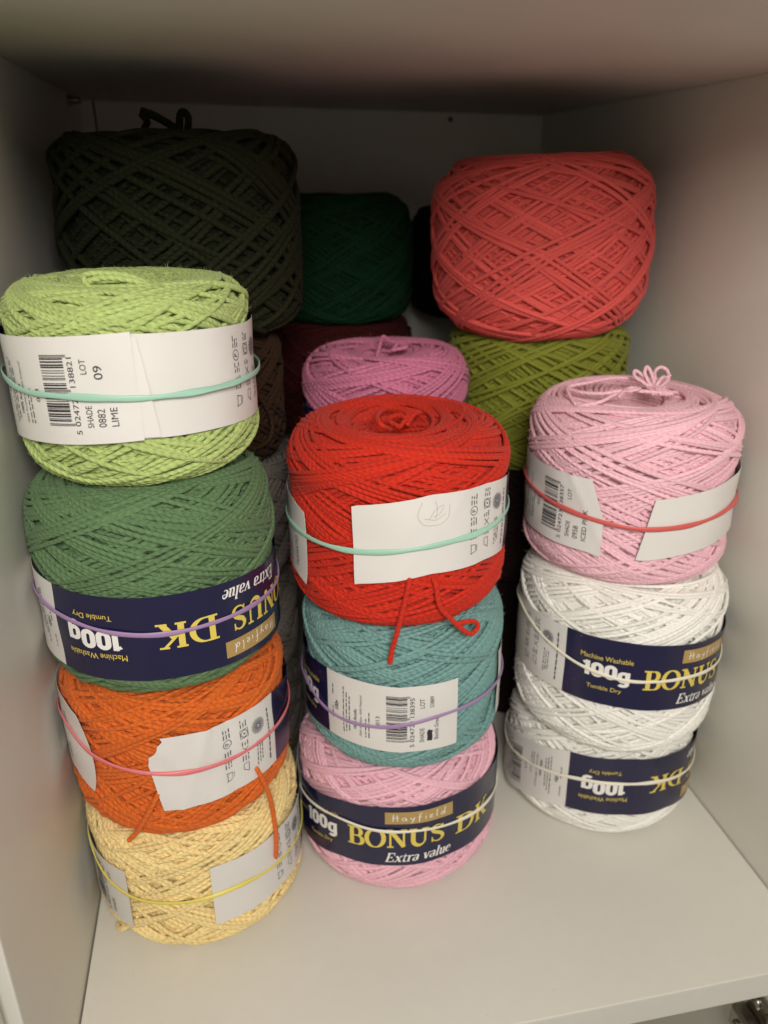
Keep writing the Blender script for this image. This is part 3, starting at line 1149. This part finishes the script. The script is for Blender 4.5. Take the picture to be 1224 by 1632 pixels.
# yellow
a = Art(); a.care(5)
k = 'yellow'
zc = [(-180, 38), (-74, 37), (-40, 36.3), (-36, 36.3), (9, 41.3), (45, 41), (70, 40), (180, 38)]
paper_band(k, -42 - 68, 60, 78 * DEG(k) + 42, zc, a, seed=8, lift0=0.2, half=18.6)
a = Art(); a.info('5024723139545', '5 024723 139545', '', '', '', seed=8)
paper_band(k, 100, 196, -36.5 * DEG(k) - 196, zc, a, seed=9, lift1=0.2, half=18.6)

# red
a = Art(); a.care(6); a.navy_front()
def scribble(art):
    for p in ([(-98, 17), (-100, 11), (-97, 6), (-91, 5), (-86, 8), (-85, 14)], [(-95, 8), (-92, 12), (-88, 14), (-90, 10), (-93, 9)],
              [(-92, 16.5), (-91, 12), (-92, 8)], [(-97, 9), (-92, 7.5), (-87, 10)]):
        art.put('emboss_shade', *strip2d(spline(p, 24), 0.22), piece=('embossed_scribble', 0))  # embossed drawing: faint shading of its relief painted as light grey strokes


scribble(a)
k = 'red'
zc = [(-180, 40), (-75, 40.5), (-62, 37), (-31, 47.8), (4, 53.0), (35, 52.5), (57, 50), (75, 47), (180, 40)]
paper_band(k, -42 - 87, 60, 57.5 * DEG(k) + 42, zc, a, seed=10, wr=0.3, lift0=0.25, half=19.2, e0=lambda y: -0.02 * y,
           creases=((-92, 0.9, 0.35, 2.0), (-86, -0.8, 0.35, 2.0)))
a = Art(); a.info('5024723139798', '5 024723 139798', 'TOMATO', '', '', seed=11)
paper_band(k, 100, 202.5, -62 * DEG(k) - 202.5, zc, a, seed=11, half=19.2, lift1=0.4, e1=lambda y: -0.004 * (y - 4) ** 2)

# teal
a = Art(); a.navy_front(); a.info('5024723138395', '5 024723 138395', '', 'Bottle Green', '53889', struck=True, seed=12)
k = 'teal'
zc = [(-180, 40), (-75, 37.5), (-56, 38.7), (-17, 37.7), (18, 38), (55, 36), (90, 37), (180, 40)]
paper_band(k, 40, 202.5, -56 * DEG(k) - 132.5, zc, a, seed=12, wr=0.25, lift1=0.1, creases=((173, 0.0, 0.5, 2.5),), half=19.4)
paper_band(k, -42 - 90, -42 - 10, 57 * DEG(k) + 42 + 90, zc, None, seed=13, half=19.4)

# rose pink
a = Art(); a.navy_front()
k = 'pink'
zc = [(-180, 45), (-76, 39.5), (-45, 46.5), (-20, 49), (10, 50), (65, 48.5), (180, 45)]
paper_band(k, -80, 150, -38.3 * DEG(k), zc, a, seed=14, wr=0.3, half=19.6)

# pale pink
a = Art(); a.info('5024723138357', '5 024723 138357', 'ICED PINK', '0958', '', seed=15)
k = 'iced'
zc = [(-180, 42), (-91, 39.6), (-45, 39.2), (-38, 38), (-17, 35.3), (33, 40.3), (60, 42), (180, 42)]
paper_band(k, 95, 202.5, -38.0 * DEG(k) - 202.5, zc, a, seed=15, wr=0.3, half=19.6, lift1=0.2,
           e1=lambda y: -0.42 * max(0, y - 1), creases=((195, -0.6, 0.7, 1.6),))
paper_band(k, -42 - 88, 40, -17 * DEG(k) + 130, zc, None, seed=16, wr=0.3, half=16.2, e0=lambda y: 0.19 * y, lift0=0.2)

# white balls
a = Art(); a.navy_front(); a.care(9)
k = 'white2'
zc = [(-180, 54), (-90, 55.5), (-54, 56.7), (-21, 55.5), (10, 53), (52, 48), (100, 48), (180, 54)]
paper_band(k, -42 - 70, 130, -54.3 * DEG(k) + 42, zc, a, seed=17, wr=0.25)
a = Art(); a.navy_front(); a.info('5024723138616', '5 024723 138616', '', '', '', seed=18)
k = 'white1'
zc = [(-180, 36), (-98, 20), (-80, 30), (-43, 44.3), (-10, 45.8), (20, 42), (53, 34), (180, 36)]
zc = [(-180, 34), (-98, 25), (-70, 36), (-43, 43.5), (-10, 45.0), (20, 42.5), (53, 36), (100, 34), (180, 34)]
paper_band(k, -10, 202, -42.6 * DEG(k) + 132.5, zc, a, flip=True, seed=19, wr=0.25)

# mauve: navy label just showing
a = Art(); a.navy_front()
k = 'mauve'
zc = [(-180, 32), (180, 32)]
paper_band(k, -60, 150, -60, zc, a, seed=20)

# ------------------------------------------------------------------ rubber bands
RB = dict(mint=rubber('rubber_mint', srgb(158, 200, 180)), mauve=rubber('rubber_mauve', srgb(160, 130, 172)),
          rose=rubber('rubber_rose', srgb(218, 118, 122)), red=rubber('rubber_red', srgb(206, 92, 88)),
          yellow=rubber('rubber_yellow', srgb(222, 206, 100)), white=rubber('rubber_white', srgb(232, 226, 208)))
rubber_band('lime', 'mint green rubber band round the lime ball of yarn',
            [(-75, 44.5), (-48, 41), (-17, 41.2), (8, 39.7), (36, 39.7), (72, 39.4)], RB['mint'], 1.5, 0.5, 1.8, 0.9, 1)
rubber_band('green', 'mauve rubber band round the leaf green ball of yarn',
            [(-68, 43.5), (-40, 39.7), (-16, 36.3), (2, 34.8), (24, 34.6), (75, 33.1)], RB['mauve'], 1.3, 0.6, 0.4, 0, 2)
rubber_band('orange', 'rose pink rubber band round the orange ball of yarn',
            [(-62, 61), (-42, 50), (-21, 46.5), (7, 43.8), (31, 43.2), (80, 42.8)], RB['rose'], 1.2, 0.6, 0.5, 0.5, 3)
rubber_band('yellow', 'thin yellow rubber band round the butter yellow ball of yarn',
            [(-74, 54.7), (-53, 43.5), (-33, 39.6), (-3.5, 41), (21.5, 43), (72, 36)], RB['yellow'], 1.1, 0.6, 0.15, 0.5, 4)
rubber_band('red', 'mint green rubber band round the bright red ball of yarn',
            [(-77, 45.5), (-55, 44.9), (-32, 44.8), (-10, 46.4), (14, 49.0), (64, 50.3)], RB['mint'], 1.5, 0.6, 0.4, 0.6, 5)
rubber_band('teal', 'mauve rubber band round the dusty teal ball of yarn',
            [(-76, 39.7), (-62, 33.5), (-43, 31.8), (-19, 33.8), (7, 39), (50, 40)], RB['mauve'], 1.2, 0.6, 0.7, 0, 6)
rubber_band('pink', 'white rubber band across the navy label of the rose pink ball',
            [(-75, 50), (-43, 55), (-22, 53.4), (-3, 53.4), (25, 51.5), (69, 46)], RB['white'], 1.0, 0.6, 0.4, 0.4, 7)
rubber_band('iced', 'coral red rubber band round the pale pink ball of yarn',
            [(-102, 45), (-68, 41.3), (-42, 38.3), (-20, 36.3), (5, 37.7), (40, 40.8)], RB['red'], 1.45, 0.6, 0.7, 0.5, 8)
rubber_band('white2', 'white rubber band round the upper white ball of yarn',
            [(-99, 72), (-62, 62.1), (-43, 56.7), (-21, 52.8), (13, 52.6), (52, 49)], RB['white'], 1.15, 0.7, 0.4, 0, 9)
rubber_band('white1', 'white rubber band round the lower white ball of yarn',
            [(-99, 34), (-65, 41.6), (-37, 47.5), (-10, 48), (9, 46.8), (53, 39)], RB['white'], 1.15, 0.7, 0.4, 0.7, 10)

# ------------------------------------------------------------------ loose tails, knots and top loops
yarn_tail('red', [(-6, 33, -0.5), (-7, 28, 0.9), (-9.9, 14.6, 1.2), (-12.5, 3, 0.8), (-14.5, -5, 0.2), (-15.5, -12.5, 0.8)])
yarn_tail('red', [(5, 32, -0.5), (6.3, 27.7, 1.0), (8, 17.6, 1.6), (14, 9.5, 1.5), (20, 2.5, 2.4), (25, -1.2, 3.0), (29, 1.0, 3.2), (27, 4.6, 2.6),
                  (22, 5.8, 2.0), (17, 5.6, 1.2)])
yarn_tail('orange', [(-8, 34, -0.5), (-11.9, 27, 0.9), (-17, 18, 0.9), (-22, 10, 0.4), (-26.5, 5, 1.6)])
yarn_tail('orange', [(41, 30, -0.5), (42.8, 22.9, 1.2), (46.5, 10, 1.6), (48.5, -3, 1.4), (48, -18, 2.6), (46.5, -31.5, 2.6)])


def top_loop(key, pts, **k):
    """pts in local mm, z measured from the ball's top"""
    H = BALLS[key]['H']
    up = {'iced': 2.8, 'mauve': 2.5, 'red': 1.0, 'bottle': 3.5}.get(key, 0.8)
    return yarn_tail(key, [(x, y, H + z + up) for x, y, z in pts], cart=True, **k)


# red: loop and curl in the hollow
top_loop('red', [(-4, -6, -7), (-9, -11, -3), (-11, -6, -1), (-8, 5, -1), (-2, 13, -1), (3, 10, -1), (6, 3, -2), (3, -3, -4)])
top_loop('red', [(4, -3, -6), (9, 3, -2.5), (13, 7, -2.5), (9, 9, -3), (5, 2, -5)])
top_loop('red', [(0, -4, -7), (4, 0, -3), (0, 5, -3), (-4, 1, -4), (1, -6, -6)])
# pale pink: untidy bow of thin strands
rgb_ = random.Random(4)
jit = lambda pts, a: [(x + rgb_.uniform(-a, a), y + rgb_.uniform(-a, a), z + rgb_.uniform(-a, a) * 0.5) for x, y, z in pts]
top_loop('iced', [(-40, -16, -4), (-30, -19, -1.5), (-22, -16, 0.5), (-14, -13, 1.5), (-6, -15, 1.5), (2, -17, 1), (8, -16, 0.5), (16, -12, -1)], rad=1.0)
top_loop('iced', [(-41, -15, -4), (-40, -2, -0.5), (-36, 6, 0.5), (-26, 6, 2.0), (-14, 8, 3.0), (-6, 8, 3.0), (0, 2, 3.0), (3, -8, 2)], rad=1.0)
top_loop('iced', [(-38, 3, 0.2), (-34, -6, 0.2), (-26, -13, 1.0), (-18, -14, 2.0), (-12, -17, 1.6)], rad=1.0)
top_loop('iced', [(4, -10, -2), (0, -7, 3), (-4, -3, 6), (-3, 0, 8.5), (0, -1, 7), (3, -6, 3), (4, -12, -1)], rad=0.95)
top_loop('iced', [(4, -10, -2), (2, -6, 4), (1, -3, 8), (3, -1, 10.5), (5, -2, 8), (5, -7, 3), (4, -13, -1)], rad=0.95)
top_loop('iced', [(5, -9, -2), (7, -4, 4), (9, 1, 7), (13, 3, 9), (16, 1, 7.5), (15, -3, 4), (9, -8, 2), (2, -13, 0)], rad=0.95)
top_loop('iced', [(3, -10, -2), (6, -9, 4), (10, -6, 6), (13, -4, 5), (16, -3, 6.0)], rad=0.9)
top_loop('iced', [(-16, -14, 1.5), (-13, -18, 3.0), (-8, -16, 3.2), (-11, -12, 2.8), (-17, -16, 1.8), (-21, -20, 0.5)], rad=0.95)
for q in range(7):
    top_loop('iced', jit([(0 + q * 1.3, -9 - 0.3 * q, 2.2), (0.5 + q * 1.2, -13, 1.4), (-1.5 + q * 2.0, -18, -0.4)], 0.9), rad=0.85, n=24)
# mauve: small twist in the hollow
top_loop('mauve', [(-7, -8, -8), (-3, 0, -1), (0, 6, 2), (3, 2, 0), (9, -4, -1), (11, -9, -2), (4, -10, -3), (0, -6, -5)])
top_loop('mauve', [(2, -6, -6), (8, -1, -1), (12, 0, -2), (8, -7, -3)])
# lime: flattened end lying on top
top_loop('lime', [(-10, -30, -2.5), (-12, -26, 2.0), (-6, -24, 2.6), (4, -26, 1.6), (12, -28, -1.5)])
top_loop('lime', [(-11, -27, 0.2), (-4, -28, 1.4), (6, -30, 0.2), (14, -32, -2.5)])
# dark olive: short knot sticking up out of the hollow
top_loop('bottle', [(2, -12, -14), (4, -12, -4), (5, -10, 3), (7, -9, 5), (9, -10, 2), (8, -12, -5), (7, -14, -14)], rad=1.9)
top_loop('bottle', [(10, -14, -12), (2, -15, -3), (-6, -16, 2), (-14, -16, 5)], rad=2.0)
top_loop('bottle', [(-14, -16, 4), (-11, -16, 0), (-13, -15, -4), (-10, -15, -12)], rad=1.7)
# yellow: end poking out at the foot
yarn_tail('yellow', [(-44, 13, -3), (-48, 9, -1.5), (-52, 6, -1.5), (-56, 4.5, -2.5)], rad=1.6, n=24)
# brown: loop hanging down the side
yarn_tail('brown', [(10, 66, 0), (26, 62, 1.2), (40, 48, 1.6), (52, 30, 1.4), (50, 18, 1.4), (36, 16, 1.2), (22, 24, 0.4)])

# ------------------------------------------------------------------ small hardware
import bmesh


def cyl(name, c, axis, r, h, mat, parent=None, seg=20, bev=0.25):
    bm = bmesh.new()
    bmesh.ops.create_cone(bm, cap_ends=True, segments=seg, radius1=r * MM, radius2=r * MM, depth=h * MM)
    bmesh.ops.bevel(bm, geom=[e for e in bm.edges if len(e.link_faces) == 2 and any(len(f.verts) > 4 for f in e.link_faces)],
                    offset=bev * MM, segments=2, affect='EDGES')
    q = Vector((0, 0, 1)).rotation_difference(Vector(axis)).to_matrix().to_4x4()
    bmesh.ops.transform(bm, matrix=Matrix.Translation(Vector(c) * MM) @ q, verts=bm.verts)
    me = bpy.data.meshes.new(name)
    bm.to_mesh(me)
    bm.free()
    for p in me.polygons:
        p.use_smooth = True
    return link(name, me, mat, parent)


pin = bpy.data.objects.new('shelf_pin', None)
COL.objects.link(pin)
pin.location = (XL * MM, 640 * MM, 414.5 * MM)
cyl('shaft', (4, 0, 0), (1, 0, 0), 2.2, 9, STEEL, pin)
cyl('collar', (1.0, 0, 0), (1, 0, 0), 3.6, 2.0, STEEL, pin)
tag(pin, 'small metal shelf pin in the left wall under the upper board', 'shelf pin')
screw = bpy.data.objects.new('screw_head', None)
COL.objects.link(screw)
screw.location = (190 * MM, YB * MM, 407 * MM)
cyl('head', (0, -0.6, 0), (0, 1, 0), 1.9, 1.4, DARK, screw)
cyl('socket', (0, -1.3, 0), (0, 1, 0), 0.8, 0.6, STEEL, screw, 6, 0.1)
tag(screw, 'tiny dark screw head in the back panel below the upper board', 'screw')

hg = bpy.data.objects.new('hinge', None)
COL.objects.link(hg)
hg.location = (XR * MM, 256 * MM, -90 * MM)
link('mounting_plate', box_mesh('mounting_plate', -3, -0.2, -16, 18, -24, 24, 1.0), STEEL, hg)
link('hinge_arm', box_mesh('hinge_arm', -12, -3.2, -14, 16, -8, 8, 2.0), STEEL, hg)
for i, (yy, zz_) in enumerate(((-4, 17), (-4, -17), (8, 17), (8, -17))):
    cyl('plate_screw', (-3.6, yy, zz_), (1, 0, 0), 4.0, 2.2, STEEL, hg)
cyl('adjusting_screw', (-12.6, -4, 0), (1, 0, 0), 3.4, 2.0, STEEL, hg)
cyl('adjusting_screw', (-12.6, 8, 0), (1, 0, 0), 3.0, 2.0, STEEL, hg)
tag(hg, 'nickel cupboard hinge on the right wall below the floor board', 'hinge')

tris = sum(sum(len(p.vertices) - 2 for p in o.data.polygons) for o in scene.objects if o.type == 'MESH')
print('TRIS', tris)
